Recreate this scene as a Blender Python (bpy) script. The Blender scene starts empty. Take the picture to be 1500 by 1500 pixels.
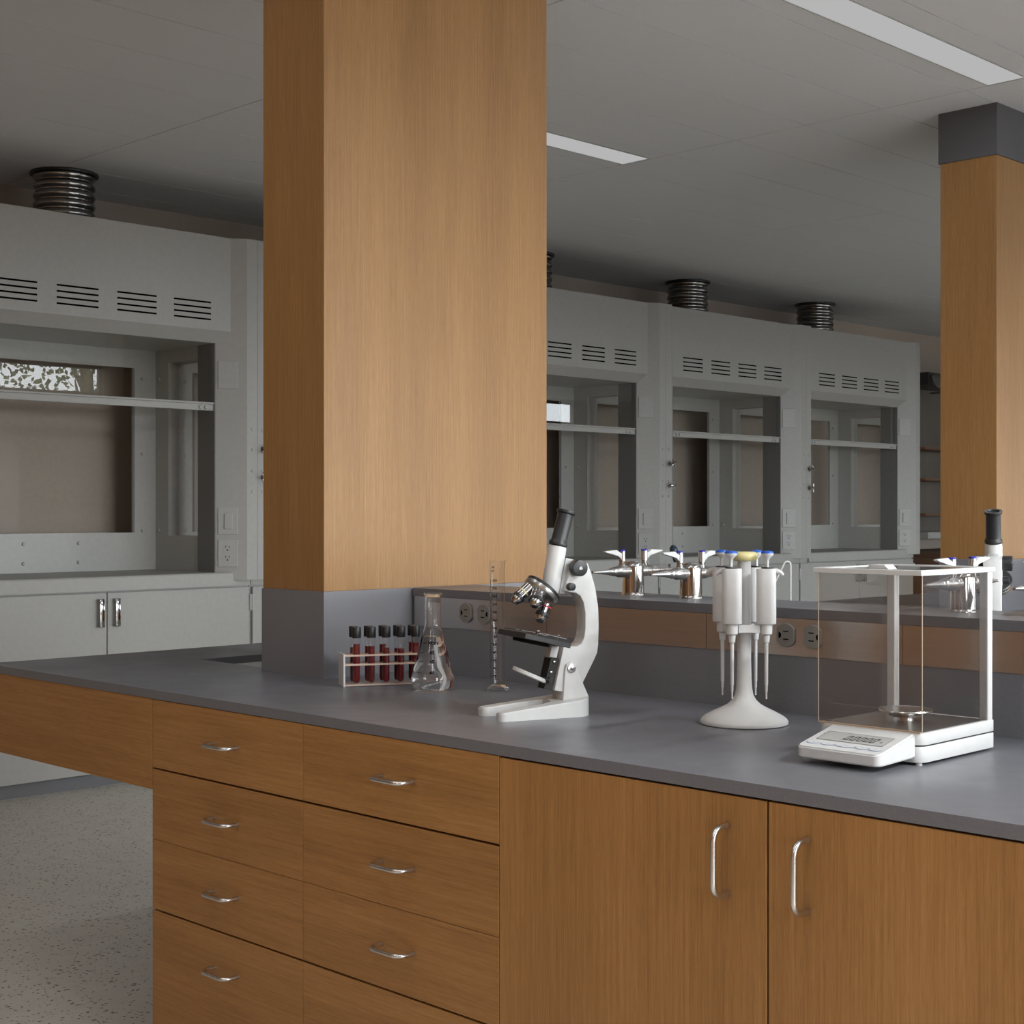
import bpy, bmesh, math, random
from math import sin, cos, pi, radians, sqrt
from mathutils import Vector, Matrix
random.seed(7)
sc = bpy.context.scene
C = sc.collection
EZ = 1.395            # eye height
ZB = 0.958            # bench top
ZS = 1.186            # shelf top
CEIL = 3.1806
V = Vector

# ------------------------------------------------------------------ materials
def newmat(name):
    m = bpy.data.materials.new(name); m.use_nodes = True
    nt = m.node_tree; nt.nodes.clear()
    out = nt.nodes.new('ShaderNodeOutputMaterial')
    return m, nt, out
def principled(nt, out, col=(.8, .8, .8), rough=.5, metal=0., spec=.5):
    b = nt.nodes.new('ShaderNodeBsdfPrincipled')
    b.inputs['Base Color'].default_value = (*col, 1)
    b.inputs['Roughness'].default_value = rough
    b.inputs['Metallic'].default_value = metal
    b.inputs['Specular IOR Level'].default_value = spec
    nt.links.new(b.outputs[0], out.inputs[0])
    return b
def noise(nt, scale, detail=3., vec=None, rough=.55):
    n = nt.nodes.new('ShaderNodeTexNoise'); n.inputs['Scale'].default_value = scale
    n.inputs['Detail'].default_value = detail; n.inputs['Roughness'].default_value = rough
    if vec is not None: nt.links.new(vec, n.inputs['Vector'])
    return n
def ramp(nt, fac, stops):
    r = nt.nodes.new('ShaderNodeValToRGB'); nt.links.new(fac, r.inputs[0])
    e = r.color_ramp.elements
    while len(e) < len(stops): e.new(.5)
    for i, (p, c) in enumerate(stops):
        e[i].position = p; e[i].color = (*c, 1)
    return r
def objvec(nt, scale=(1, 1, 1), rnd=False):
    t = nt.nodes.new('ShaderNodeTexCoord'); mp = nt.nodes.new('ShaderNodeMapping')
    mp.inputs['Scale'].default_value = scale
    nt.links.new(t.outputs['Object'], mp.inputs['Vector'])
    if rnd:
        oi = nt.nodes.new('ShaderNodeObjectInfo'); ma = nt.nodes.new('ShaderNodeVectorMath'); ma.operation = 'SCALE'
        ma.inputs[0].default_value = (3.1, 5.7, 4.3)
        mu = nt.nodes.new('ShaderNodeMath'); mu.operation = 'MULTIPLY'; mu.inputs[1].default_value = 20
        nt.links.new(oi.outputs['Random'], mu.inputs[0]); nt.links.new(mu.outputs[0], ma.inputs['Scale'])
        nt.links.new(ma.outputs[0], mp.inputs['Location'])
    return mp.outputs[0]
def bump(nt, b, h, strength=.2, dist=.001):
    bp = nt.nodes.new('ShaderNodeBump'); bp.inputs['Strength'].default_value = strength; bp.inputs['Distance'].default_value = dist
    nt.links.new(h, bp.inputs['Height']); nt.links.new(bp.outputs[0], b.inputs['Normal'])
def plain(name, col, rough=.5, metal=0., spec=.5, mottled=.0):
    m, nt, out = newmat(name); b = principled(nt, out, col, rough, metal, spec)
    n = noise(nt, 40, 2, objvec(nt))
    k = .03 + mottled
    r = ramp(nt, n.outputs[0], [(.3, tuple(c * (1 - k) for c in col)), (.7, tuple(min(1, c * (1 + k)) for c in col))])
    nt.links.new(r.outputs[0], b.inputs['Base Color'])
    return m
def wood(name, axis, c0, c1, c2):
    m, nt, out = newmat(name); b = principled(nt, out, c1, .42, 0, .45)
    long_, mid, fine = {'z': ((7, 7, .5), (190, 190, 3.5), (700, 700, 26)),
                        'x': ((.9, 9, 10), (4, 190, 150), (26, 700, 600))}[axis]
    n1 = noise(nt, 1, 3, objvec(nt, long_, True)); n2 = noise(nt, 1, 4, objvec(nt, mid, True), .65); n3 = noise(nt, 1, 2, objvec(nt, fine, True))
    a = nt.nodes.new('ShaderNodeMath'); a.operation = 'MULTIPLY_ADD'; a.inputs[1].default_value = .42
    nt.links.new(n2.outputs[0], a.inputs[0])
    s = nt.nodes.new('ShaderNodeMath'); s.operation = 'MULTIPLY'; s.inputs[1].default_value = .30
    nt.links.new(n1.outputs[0], s.inputs[0]); nt.links.new(s.outputs[0], a.inputs[2])
    a2 = nt.nodes.new('ShaderNodeMath'); a2.operation = 'MULTIPLY_ADD'; a2.inputs[1].default_value = .28
    nt.links.new(n3.outputs[0], a2.inputs[0]); nt.links.new(a.outputs[0], a2.inputs[2])
    r = ramp(nt, a2.outputs[0], [(.36, c0), (.50, c1), (.64, c2)])
    nt.links.new(r.outputs[0], b.inputs['Base Color'])
    bump(nt, b, n3.outputs[0], .12, .0006)
    return m
def epoxy(name, col, rough):
    m, nt, out = newmat(name); b = principled(nt, out, col, rough, 0, .5)
    n = noise(nt, 900, 2, objvec(nt)); n2 = noise(nt, 5, 3, objvec(nt))
    r = ramp(nt, n.outputs[0], [(.3, tuple(c * .82 for c in col)), (.7, tuple(c * 1.18 for c in col))])
    nt.links.new(r.outputs[0], b.inputs['Base Color'])
    r2 = ramp(nt, n2.outputs[0], [(.3, (rough - .05,) * 3), (.7, (rough + .08,) * 3)])
    nt.links.new(r2.outputs[0], b.inputs['Roughness'])
    return m
def brushed(name, col, rough, scale):
    m, nt, out = newmat(name); b = principled(nt, out, col, rough, 1.)
    n = noise(nt, 1, 3, objvec(nt, scale))
    r = ramp(nt, n.outputs[0], [(.3, tuple(c * .9 for c in col)), (.7, tuple(min(1, c * 1.06) for c in col))])
    nt.links.new(r.outputs[0], b.inputs['Base Color'])
    bump(nt, b, n.outputs[0], .1, .0004)
    return m
def pane_glass(name, tint=(.97, .98, .975), ior=1.5, gain=1.0):
    m, nt, out = newmat(name)
    t = nt.nodes.new('ShaderNodeBsdfTransparent'); t.inputs[0].default_value = (*tint, 1)
    g = nt.nodes.new('ShaderNodeBsdfGlossy'); g.inputs['Roughness'].default_value = 0.0
    f = nt.nodes.new('ShaderNodeFresnel'); ge = nt.nodes.new('ShaderNodeNewGeometry')
    iv = nt.nodes.new('ShaderNodeMath'); iv.operation = 'MULTIPLY_ADD'; iv.inputs[1].default_value = 1 / ior - ior; iv.inputs[2].default_value = ior
    nt.links.new(ge.outputs['Backfacing'], iv.inputs[0]); nt.links.new(iv.outputs[0], f.inputs['IOR'])
    mu = nt.nodes.new('ShaderNodeMath'); mu.operation = 'MULTIPLY'; mu.inputs[1].default_value = gain; mu.use_clamp = True
    mx = nt.nodes.new('ShaderNodeMixShader')
    nt.links.new(f.outputs[0], mu.inputs[0]); nt.links.new(mu.outputs[0], mx.inputs[0])
    nt.links.new(t.outputs[0], mx.inputs[1]); nt.links.new(g.outputs[0], mx.inputs[2]); nt.links.new(mx.outputs[0], out.inputs[0])
    return m
def solid_glass(name, ior=1.47, col=(1, 1, 1)):
    m, nt, out = newmat(name); b = principled(nt, out, col, 0.0)
    b.inputs['Transmission Weight'].default_value = 1; b.inputs['IOR'].default_value = ior
    return m
def emit(name, col, s):
    m, nt, out = newmat(name); e = nt.nodes.new('ShaderNodeEmission'); e.inputs[0].default_value = (*col, 1); e.inputs[1].default_value = s
    nt.links.new(e.outputs[0], out.inputs[0]); return m

WOODC = ((.240, .112, .032), (.325, .157, .047), (.400, .207, .068))
M = {}
M['wood_v'] = wood('oak_vertical', 'z', *WOODC)
M['wood_h'] = wood('oak_horizontal', 'x', *WOODC)
CL = ((.245, .122, .040), (.320, .166, .056), (.390, .215, .078))
M['wood_col'] = wood('oak_column', 'z', *CL)
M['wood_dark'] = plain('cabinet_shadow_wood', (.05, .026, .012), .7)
M['epoxy'] = epoxy('dark_epoxy_resin', (.140, .141, .155), .34)
M['epoxy_edge'] = epoxy('dark_epoxy_panel', (.172, .173, .188), .42)
M['plinth'] = epoxy('dark_plinth_laminate', (.195, .194, .210), .40)
M['band'] = epoxy('dark_ceiling_band', (.095, .095, .102), .5)
M['steel'] = brushed('brushed_steel', (.62, .60, .58), .27, (4, 900, 900))
M['steel_h'] = plain('satin_handle_steel', (.66, .66, .66), .24, 1.)
M['chrome'] = plain('polished_chrome', (.42, .415, .41), .09, 1.)
M['chrome_d'] = plain('dull_chrome', (.50, .495, .49), .28, 1.)
M['duct'] = plain('duct_metal', (.36, .35, .34), .2, 1.)
M['mirror'] = plain('polished_liner', (.80, .80, .79), .04, 1.)
M['basin'] = plain('basin_white', (.75, .75, .74), .4)
M['black'] = plain('black_plastic', (.018, .018, .019), .38)
M['blackm'] = plain('matte_black', (.008, .007, .007), .8, spec=.1)
M['hole'] = plain('dark_recess', (.003, .003, .003), .9, spec=.0)
M['white'] = plain('white_enamel', (.60, .60, .59), .38)
M['whitep'] = plain('white_plastic', (.58, .58, .575), .42)
M['hood'] = plain('hood_grey_white_paint', (.385, .385, .368), .45)
M['hood_in'] = plain('hood_liner', (.46, .46, .435), .32)
M['hood_dark'] = plain('hood_track_dark', (.20, .20, .20), .5)
M['plate'] = plain('plate_grey', (.41, .415, .405), .4)
M['outlet'] = plain('outlet_grey_brown', (.21, .195, .175), .45)
M['kick'] = epoxy('kick_grey', (.15, .153, .163), .5)
M['wall'] = plain('tan_wall_paint', (.45, .385, .33), .75)
M['wall_n'] = plain('brown_wall_paint', (.50, .27, .14), .75)
M['blue'] = plain('blue_button', (.012, .085, .42), .35)
M['blue_d'] = plain('blue_disc', (.02, .02, .34), .35)
M['navy'] = plain('navy_bulb', (.008, .02, .04), .12)
M['yellow'] = plain('pale_yellow_cap', (.62, .55, .27), .35)
M['red_liq'] = None
M['lcd'] = plain('lcd_grey', (.40, .40, .385), .35)
M['ink'] = plain('ink_black', (.008, .008, .008), .9, spec=0)
M['ink_br'] = plain('ink_brown', (.02, .008, .006), .9, spec=0)
M['ink_gr'] = plain('ink_grey', (.05, .05, .046), .8, spec=.1)
M['ink_bl'] = plain('ink_blue', (.16, .25, .42), .6)
M['red'] = plain('red_ring', (.6, .02, .03), .4)
M['pane'] = pane_glass('sash_glass', (.93, .94, .93), 1.5, 1.25)
M['pane_b'] = pane_glass('clear_pane', (.95, .95, .94), 1.45, .05)
M['pane_bal'] = pane_glass('draft_glass', (.93, .92, .91), 1.5, 1.)
M['tubeglass'] = pane_glass('tube_glass', (.97, .97, .97), 1.45, 1.1)
M['cylglass'] = pane_glass('cylinder_glass', (.955, .95, .945), 1.45, 1.5)
M['glass'] = solid_glass('clear_glass', 1.47)
M['water'] = solid_glass('water', 1.33)
M['light'] = emit('diffuser_glow', (1, 1, 1.0), .46)
m, nt, out = newmat('blood_red_liquid'); b = principled(nt, out, (.15, .004, .006), .10)
b.inputs['Transmission Weight'].default_value = .2; M['red_liq'] = m
m, nt, out = newmat('acrylic_painted_reflection'); b = principled(nt, out, (.80, .60, .48), .15); b.inputs['Alpha'].default_value = .55; M['acryl'] = m  # clear acrylic; the peach tint paints in the wood column's reflection
# ceiling panels
m, nt, out = newmat('ceiling_panel'); b = principled(nt, out, (.50, .50, .49), .8, 0, .2)
n = noise(nt, 160, 3, objvec(nt)); r = ramp(nt, n.outputs[0], [(.3, (.69, .715, .75)), (.7, (.74, .765, .80))]); nt.links.new(r.outputs[0], b.inputs['Base Color']); M['ceil'] = m
M['ceil_gap'] = plain('ceiling_joint', (.07, .07, .07), .8)
# terrazzo floor
m, nt, out = newmat('terrazzo'); b = principled(nt, out, (.4, .38, .34), .28, 0, .4)
ov = objvec(nt)
base = ramp(nt, noise(nt, 12, 4, ov).outputs[0], [(.3, (.62, .58, .51)), (.7, (.69, .65, .58))])
def chips(scale, thr, col, prev, seedoff):
    vo = nt.nodes.new('ShaderNodeTexVoronoi'); vo.inputs['Scale'].default_value = scale
    mp = nt.nodes.new('ShaderNodeMapping'); mp.inputs['Location'].default_value = (seedoff, seedoff * 2, 0); nt.links.new(ov, mp.inputs[0]); 
    nz = noise(nt, 60, 2, ov); ad = nt.nodes.new('ShaderNodeMixRGB'); ad.blend_type = 'ADD'; ad.inputs[0].default_value = .02
    nt.links.new(mp.outputs[0], ad.inputs[1]); nt.links.new(nz.outputs['Color'], ad.inputs[2]); nt.links.new(ad.outputs[0], vo.inputs['Vector'])
    lt = nt.nodes.new('ShaderNodeMath'); lt.operation = 'LESS_THAN'; lt.inputs[1].default_value = thr; nt.links.new(vo.outputs['Distance'], lt.inputs[0])
    sep = nt.nodes.new('ShaderNodeSeparateColor'); nt.links.new(vo.outputs['Color'], sep.inputs[0])
    g2 = nt.nodes.new('ShaderNodeMath'); g2.operation = 'GREATER_THAN'; g2.inputs[1].default_value = .45; nt.links.new(sep.outputs[0], g2.inputs[0])
    mu = nt.nodes.new('ShaderNodeMath'); mu.operation = 'MULTIPLY'; nt.links.new(lt.outputs[0], mu.inputs[0]); nt.links.new(g2.outputs[0], mu.inputs[1])
    mx = nt.nodes.new('ShaderNodeMixRGB'); nt.links.new(mu.outputs[0], mx.inputs[0]); nt.links.new(prev, mx.inputs[1]); mx.inputs[2].default_value = (*col, 1)
    return mx.outputs[0]
p = chips(40, .23, (.22, .14, .08), base.outputs[0], 0)
p = chips(62, .25, (.17, .14, .11), p, 3.3)
p = chips(48, .22, (.70, .67, .62), p, 7.1)
nt.links.new(p, b.inputs['Base Color']); M['floor'] = m
M['leaf'] = plain('tree_leaf', (.09, .13, .025), .6)
M['bark'] = plain('tree_bark', (.07, .05, .035), .9)
M['card'] = plain('brown_cardboard', (.15, .085, .05), .8)
M['shelf_w'] = plain('shelf_wood_red', (.20, .09, .045), .6)
M['cab_back'] = plain('cabinet_back_grey', (.17, .15, .135), .6)
M['frame_d'] = plain('cabinet_dark_frame', (.03, .03, .032), .5)

# ------------------------------------------------------------------ mesh builder
class MB:
    def __init__(s): s.bm = bmesh.new()
    def box(s, x0, x1, y0, y1, z0, z1, bev=0., seg=2, mat=None):
        vs = [s.bm.verts.new(p) for p in ((x0, y0, z0), (x1, y0, z0), (x1, y1, z0), (x0, y1, z0), (x0, y0, z1), (x1, y0, z1), (x1, y1, z1), (x0, y1, z1))]
        fs = [s.bm.faces.new([vs[i] for i in q]) for q in ((3, 2, 1, 0), (4, 5, 6, 7), (0, 1, 5, 4), (1, 2, 6, 5), (2, 3, 7, 6), (3, 0, 4, 7))]
        if mat is not None:
            for v in vs: v.co = mat @ v.co
        if bev > 0:
            es = list({e for f in fs for e in f.edges})
            bmesh.ops.bevel(s.bm, geom=es, offset=bev, segments=seg, affect='EDGES', profile=.5)
        return s
    def prism(s, pts, vec, bev=0., seg=2):
        """closed polygon of 3D points extruded along vec"""
        vec = V(vec)
        a = [s.bm.verts.new(V(p)) for p in pts]; b = [s.bm.verts.new(V(p) + vec) for p in pts]
        n = len(pts); fs = [s.bm.faces.new(a[::-1]), s.bm.faces.new(b)]
        for i in range(n): fs.append(s.bm.faces.new((a[i], a[(i + 1) % n], b[(i + 1) % n], b[i])))
        bmesh.ops.recalc_face_normals(s.bm, faces=fs)
        if bev > 0:
            es = [e for f in fs[:2] for e in f.edges]
            bmesh.ops.bevel(s.bm, geom=es, offset=bev, segments=seg, affect='EDGES', profile=.5)
        return s
    def lathe(s, prof, p0=(0, 0, 0), axis=(0, 0, 1), n=32, closed=False):
        """prof: list of (r, h) along axis from p0"""
        axis = V(axis).normalized(); p0 = V(p0)
        t = V((1, 0, 0)) if abs(axis.x) < .9 else V((0, 1, 0))
        u = axis.cross(t).normalized(); w = axis.cross(u)
        rings = []
        for r, h in prof:
            if r <= 1e-6: rings.append([s.bm.verts.new(p0 + axis * h)])
            else: rings.append([s.bm.verts.new(p0 + axis * h + (u * cos(2 * pi * i / n) + w * sin(2 * pi * i / n)) * r) for i in range(n)])
        fs = []
        pairs = list(zip(rings, rings[1:])) + ([(rings[-1], rings[0])] if closed else [])
        for a, b in pairs:
            if len(a) == 1 and len(b) == 1: continue
            for i in range(n):
                j = (i + 1) % n
                if len(a) == 1: q = (a[0], b[j], b[i])
                elif len(b) == 1: q = (a[i], a[j], b[0])
                else: q = (a[i], a[j], b[j], b[i])
                try: fs.append(s.bm.faces.new(q))
                except ValueError: pass
        bmesh.ops.recalc_face_normals(s.bm, faces=fs)
        return s
    def cyl(s, p0, p1, r0, r1=None, n=24, bev=0.):
        p0, p1 = V(p0), V(p1); d = p1 - p0; L = d.length; r1 = r0 if r1 is None else r1
        if bev: pr = [(0, 0), (r0 - bev, 0), (r0 - bev * .3, bev * .3), (r0, bev), (r1, L - bev), (r1 - bev * .3, L - bev * .3), (r1 - bev, L), (0, L)]
        else: pr = [(0, 0), (r0, 0), (r1, L), (0, L)]
        return s.lathe(pr, p0, d, n)
    def tube(s, path, r, n=12):
        path = [V(p) for p in path]; rings = []; up = None
        for i, p in enumerate(path):
            d = (path[min(i + 1, len(path) - 1)] - path[max(i - 1, 0)]).normalized()
            if up is None:
                t = V((0, 0, 1)) if abs(d.z) < .9 else V((1, 0, 0)); up = d.cross(t).normalized()
            up = (up - d * up.dot(d)).normalized(); w = d.cross(up)
            rr = r[i] if isinstance(r, (list, tuple)) else r
            rings.append([s.bm.verts.new(p + (up * cos(2 * pi * k / n) + w * sin(2 * pi * k / n)) * rr) for k in range(n)])
        fs = []
        for a, b in zip(rings, rings[1:]):
            for k in range(n): fs.append(s.bm.faces.new((a[k], a[(k + 1) % n], b[(k + 1) % n], b[k])))
        fs.append(s.bm.faces.new(rings[0][::-1])); fs.append(s.bm.faces.new(rings[-1]))
        bmesh.ops.recalc_face_normals(s.bm, faces=fs)
        return s
    def quad(s, *pts):
        s.bm.faces.new([s.bm.verts.new(V(p)) for p in pts]); return s
    def text(s, body, size, fn, align='CENTER'):
        cu = bpy.data.curves.new('t', 'FONT'); cu.body = body; cu.size = size; cu.align_x = align; cu.align_y = 'CENTER'; cu.resolution_u = 2
        cu.offset = size * .03
        o = bpy.data.objects.new('t', cu); C.objects.link(o)
        bpy.context.view_layer.update()
        dg = bpy.context.evaluated_depsgraph_get(); me = o.evaluated_get(dg).to_mesh()
        vs = [s.bm.verts.new(V(fn(v.co.x, v.co.y))) for v in me.vertices]
        for p in me.polygons:
            try: s.bm.faces.new([vs[i] for i in p.vertices])
            except ValueError: pass
        o.evaluated_get(dg).to_mesh_clear(); bpy.data.objects.remove(o); bpy.data.curves.remove(cu)
        return s
    def build(s, name, mat, parent=None, smooth=35):
        me = bpy.data.meshes.new(name); s.bm.to_mesh(me); s.bm.free()
        if mat: me.materials.append(mat)
        if smooth:
            me.shade_smooth(); me.set_sharp_from_angle(angle=radians(smooth))
        o = bpy.data.objects.new(name, me); C.objects.link(o)
        if parent: o.parent = parent
        return o
def thing(name, label, cat, loc=(0, 0, 0), rz=0., group=None):
    o = bpy.data.objects.new(name, None); o.empty_display_size = .05; C.objects.link(o)
    o.location = loc; o.rotation_euler = (0, 0, rz); tag(o, label, cat, group); return o
def tag(o, label, cat, group=None):
    o['label'] = label; o['category'] = cat
    if group: o['group'] = group
    return o
def struct(o): o['kind'] = 'structure'; return o
def dup(root, loc, rz, label, group=None):
    r = root.copy(); C.objects.link(r); r.location = loc; r.rotation_euler = (0, 0, rz); r['label'] = label
    if group: r['group'] = group
    for ch in list(root.children):
        c = ch.copy(); C.objects.link(c); c.parent = r
        for g in ch.children:
            d = g.copy(); C.objects.link(d); d.parent = c
    return r
def arc(c, u, v, r, a0, a1, n=8):
    c, u, v = V(c), V(u), V(v)
    return [c + u * (r * cos(a0 + (a1 - a0) * i / n)) + v * (r * sin(a0 + (a1 - a0) * i / n)) for i in range(n + 1)]

# ------------------------------------------------------------------ the room
XW, XR, YN, YFAR = -7.745, 2.4, -2.4, 18.5
struct(MB().box(XW, XR, YN, YFAR, -.1, 0).build('floor', M['floor'], smooth=0))
b = MB()
xs = [-2.735 - .399 * k for k in range(13)] + [-2.735 + .399 * k for k in range(1, 13)]
ys = [3.822 + 2.031 * k for k in range(-4, 9)]
xs = sorted([XW] + [x for x in xs if XW + .02 < x < XR - .02] + [XR]); ys = sorted([YN] + [y for y in ys if YN < y < YFAR - .02] + [YFAR])
g = .0026
for i in range(len(xs) - 1):
    for j in range(len(ys) - 1):
        b.box(xs[i] + g, xs[i + 1] - g, ys[j] + g, ys[j + 1] - g, CEIL, CEIL + .03)
ceil = struct(b.build('ceiling', M['ceil'], smooth=0))
struct(MB().box(XW, XR, YN, YFAR, CEIL + .03, CEIL + .12).build('ceiling_backing', M['ceil_gap'], ceil, smooth=0))
struct(MB().box(XW - .15, XW, YN, YFAR, 0, CEIL + .12).build('wall_left', M['wall'], smooth=0))
struct(MB().box(XW - .15, XR + .15, YN - .15, YN, 0, CEIL + .12).build('wall_near', M['wall_n'], smooth=0))
struct(MB().box(XW - .15, XR + .15, YFAR, YFAR + .15, 0, CEIL + .12).build('wall_far', M['wall'], smooth=0))
# window wall on the right, behind the camera
wins = []
for y in (.2, 2.25, 4.5, 6.75):  # first window is an unseen one added to brighten the near worktop
    wins.append((y, y + (2.1 if y > 1 else 1.2), .2, 2.3))
    if y > 6: wins.append((y, y + 2.5, 2.79, 3.14))
for y in (11.6, 15.5): wins.append((y, y + 2.1, .4, 2.2))
wins.append((15.5, 17.65, 2.79, 3.14))
b = MB()
ycuts = sorted({w[0] for w in wins} | {w[1] for w in wins} | {YN, YFAR})
for a, c in zip(ycuts, ycuts[1:]):
    holes = sorted((w[2], w[3]) for w in wins if w[0] <= a + 1e-6 and w[1] >= c - 1e-6)
    z = 0
    for h0, h1 in holes:
        b.box(XR, XR + .15, a, c, z, h0); z = h1
    b.box(XR, XR + .15, a, c, z, CEIL + .12)
struct(b.build('wall_right', M['wall'], smooth=0))
for i, w in enumerate(wins):
    b = MB(); f = .035
    b.box(XR + .04, XR + .09, w[0], w[1], w[2], w[2] + f).box(XR + .04, XR + .09, w[0], w[1], w[3] - f, w[3]).box(XR + .04, XR + .09, w[0], w[0] + f, w[2] + f, w[3] - f).box(XR + .04, XR + .09, w[1] - f, w[1], w[2] + f, w[3] - f)
    struct(b.build('window_%d' % (i + 1), M['frame_d'], smooth=0))

M['unseen_ground'] = plain('added_ground', (.13, .13, .13), .9)
struct(MB().box(XR + .151, 40, -25, 45, -.2, -.1).build('ground', M['unseen_ground'], smooth=0))  # unseen ground, added to keep sky light from entering from below

# ------------------------------------------------------------------ columns
def column(y0, label):
    t = thing('wood_clad_column', label, 'column', (-3.26, y0 + .4228, 0))
    ox, oy = 3.26, -(y0 + .4228)
    X0, X1, Y1 = -3.395, -3.125, y0 + .8456
    L = lambda x0, x1, a, c, z0, z1: (x0 + ox, x1 + ox, a + oy, c + oy, z0, z1)
    MB().box(*L(-3.402, -3.1245, y0 - .0005, Y1 + .004, 0, ZS), bev=.001, seg=1).build('plinth', M['plinth'], t, 0)
    MB().box(*L(X0, X1, y0, Y1, ZS, CEIL - .226), bev=.001, seg=1).build('wood_cladding', M['wood_col'], t, 0)
    MB().box(*L(-3.403, -3.120, y0 - .005, Y1 + .005, CEIL - .226, CEIL), bev=.001, seg=1).build('top_band', M['band'], t, 0)
    return t
column(2.428, 'big oak clad column standing on the bench behind the test tube rack')
column(6.113, 'oak clad column with visible dark band at the ceiling, at right edge')

# ------------------------------------------------------------------ bench
YF, YS, YK, YBK = 1.9805, 2.7304, 2.971, 3.7211
XE, XL = 1.65, -4.13  # benches extended out of view so their dark tops absorb lamp light
def u_handle(b, a, c, outv, r=.0048, proj=.042):
    a, c, outv = V(a), V(c), V(outv); d = (c - a).normalized(); rb = .022
    p1, p2 = a + outv * proj, c + outv * proj
    path = [a - outv * .0]
    path += arc(p1 - outv * rb + d * rb, -d, outv, rb, 0, pi / 2)
    path += arc(p2 - outv * rb - d * rb, outv, d, rb, 0, pi / 2)
    path += [c]
    return b.tube(path, r, 12)
FY = YF + .002
def drawer_cabinet(x0, x1, hx, label, depth):
    cx = (x0 + x1) / 2
    t = thing('drawer_cabinet', label, 'cabinet', (cx, FY, 0))
    MB().box(x0 - cx + .001, x1 - cx - .001, .021, depth - FY, .11, .934).build('carcass', M['wood_dark'], t, 0)
    MB().box(x0 - cx + .001, x1 - cx - .001, .07, depth - FY, 0, .11).build('toe_kick', M['black'], t, 0)
    for z0, z1, hz in ((.7675, .9345, .855), (.5915, .763, .680), (.421, .5905, .511), (.12, .4165, .331)):
        d = MB().box(x0 - cx + .001, x1 - cx - .001, 0, .02, z0, z1, bev=.0008, seg=1).build('drawer', M['wood_h'], t, 0)
        u_handle(MB(), (hx - cx - .049, .001, hz), (hx - cx + .049, .001, hz), (0, -1, 0)).build('handle', M['steel_h'], d)
    return t
drawer_cabinet(-3.235, -2.626, -2.917, 'oak four-drawer base cabinet beside the open knee space', 2.42)
drawer_cabinet(-2.626, -2.017, -2.309, 'oak four-drawer base cabinet between the other drawers and the doors', 2.71)
t = thing('door_cabinet', 'oak base cabinet with two doors and upright bar handles', 'cabinet', (-1.405, FY, 0))
MB().box(-.611, .614, .021, .72, .11, .934).build('carcass', M['wood_dark'], t, 0)
MB().box(-.611, .614, .07, .72, 0, .11).build('toe_kick', M['black'], t, 0)
for x0, x1, hx in ((-.611, -.0022, -.077), (.0022, .614, .078)):
    d = MB().box(x0, x1, 0, .02, .12, .932, bev=.0008, seg=1).build('door', M['wood_v'], t, 0)
    u_handle(MB(), (hx, .001, .771), (hx, .001, .883), (0, -1, 0), r=.0050).build('handle', M['steel_h'], d)
dup(t, (-.178, FY, 0), 0, 'next oak two-door base cabinet along the same bench, beyond the picture edge')
dup(t, (1.049, FY, 0), 0, 'end oak two-door base cabinet of the bench, well beyond the picture edge')
tag(MB().box(XL + .01, -3.2365, FY, FY + .02, .712, .9355, bev=.0008, seg=1).build('apron_panel', M['wood_h'], None, 0), 'horizontal grain oak apron board bridging the knee space', 'panel')
# worktops
b = MB(); z0, z1 = .936, ZB
hx0, hx1, hy0, hy1 = -3.80, -3.44, 2.486, 2.96
b.box(XL, -3.3862, YF, 2.427, z0, z1).box(XL, -3.4025, 2.427, hy0, z0, z1).box(XL, hx0, hy0, hy1, z0, z1).box(hx1, -3.4025, hy0, hy1, z0, z1).box(XL, -3.4025, hy1, 3.279, z0, z1).box(XL, -3.3862, 3.279, YBK, z0, z1)
tag(b.build('worktop', M['epoxy'], None, 0), 'dark grey worktop slab left of the seam, with sink cut-out', 'worktop')
b = MB(); b.box(-3.3848, XE, YF, 2.427, z0, z1).box(-3.1235, XE, 2.427, YS - .0005, z0, z1)
tag(b.build('worktop', M['epoxy'], None, 0), 'long dark grey worktop carrying the microscope and balance', 'worktop')
b = MB(); b.box(-3.3848, XE, 3.279, YBK, z0, z1).box(-3.1235, XE, YK + .0005, 3.279, z0, z1)
tag(b.build('worktop', M['epoxy'], None, 0), 'dark grey worktop on the far side of the raised shelf', 'worktop')
# sink
b = MB(); q = .006
b.box(hx0 - q, hx1 + q, hy0 - q, hy1 + q, .70, .706).box(hx0 - q, hx0, hy0, hy1, .706, .935).box(hx1, hx1 + q, hy0, hy1, .706, .935).box(hx0 - q, hx1 + q, hy0 - q, hy0, .706, .935).box(hx0 - q, hx1 + q, hy1, hy1 + q, .706, .935)
tag(b.build('sink_basin', M['basin'], None, 0), 'pale sink basin set into the worktop beside the column', 'sink')
# rear base cabinets (far side of the bench)
t = thing('rear_cabinet', 'base cabinet under the far side of the bench', 'cabinet', (-2.4, YBK - .02, 0))
MB().box(XL + 2.43, -3.42 + 2.4, 3.0 - YBK, 0, .11, .934).box(-3.42 + 2.4, XE + 2.4, 3.30 - YBK, 0, .11, .934).build('carcass', M['wood_h'], t, 0)
MB().box(XL + 2.43, -3.42 + 2.4, 3.0 - YBK, -.07, 0, .11).box(-3.42 + 2.4, XE + 2.4, 3.30 - YBK, -.07, 0, .11).build('toe_kick', M['black'], t, 0)
for i in range(8):
    MB().box(-1.72 + i * .66, -1.72 + i * .66 + .654, 0, .02, .12, .932, bev=.0008, seg=1).build('door', M['wood_v'], t, 0)
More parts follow.
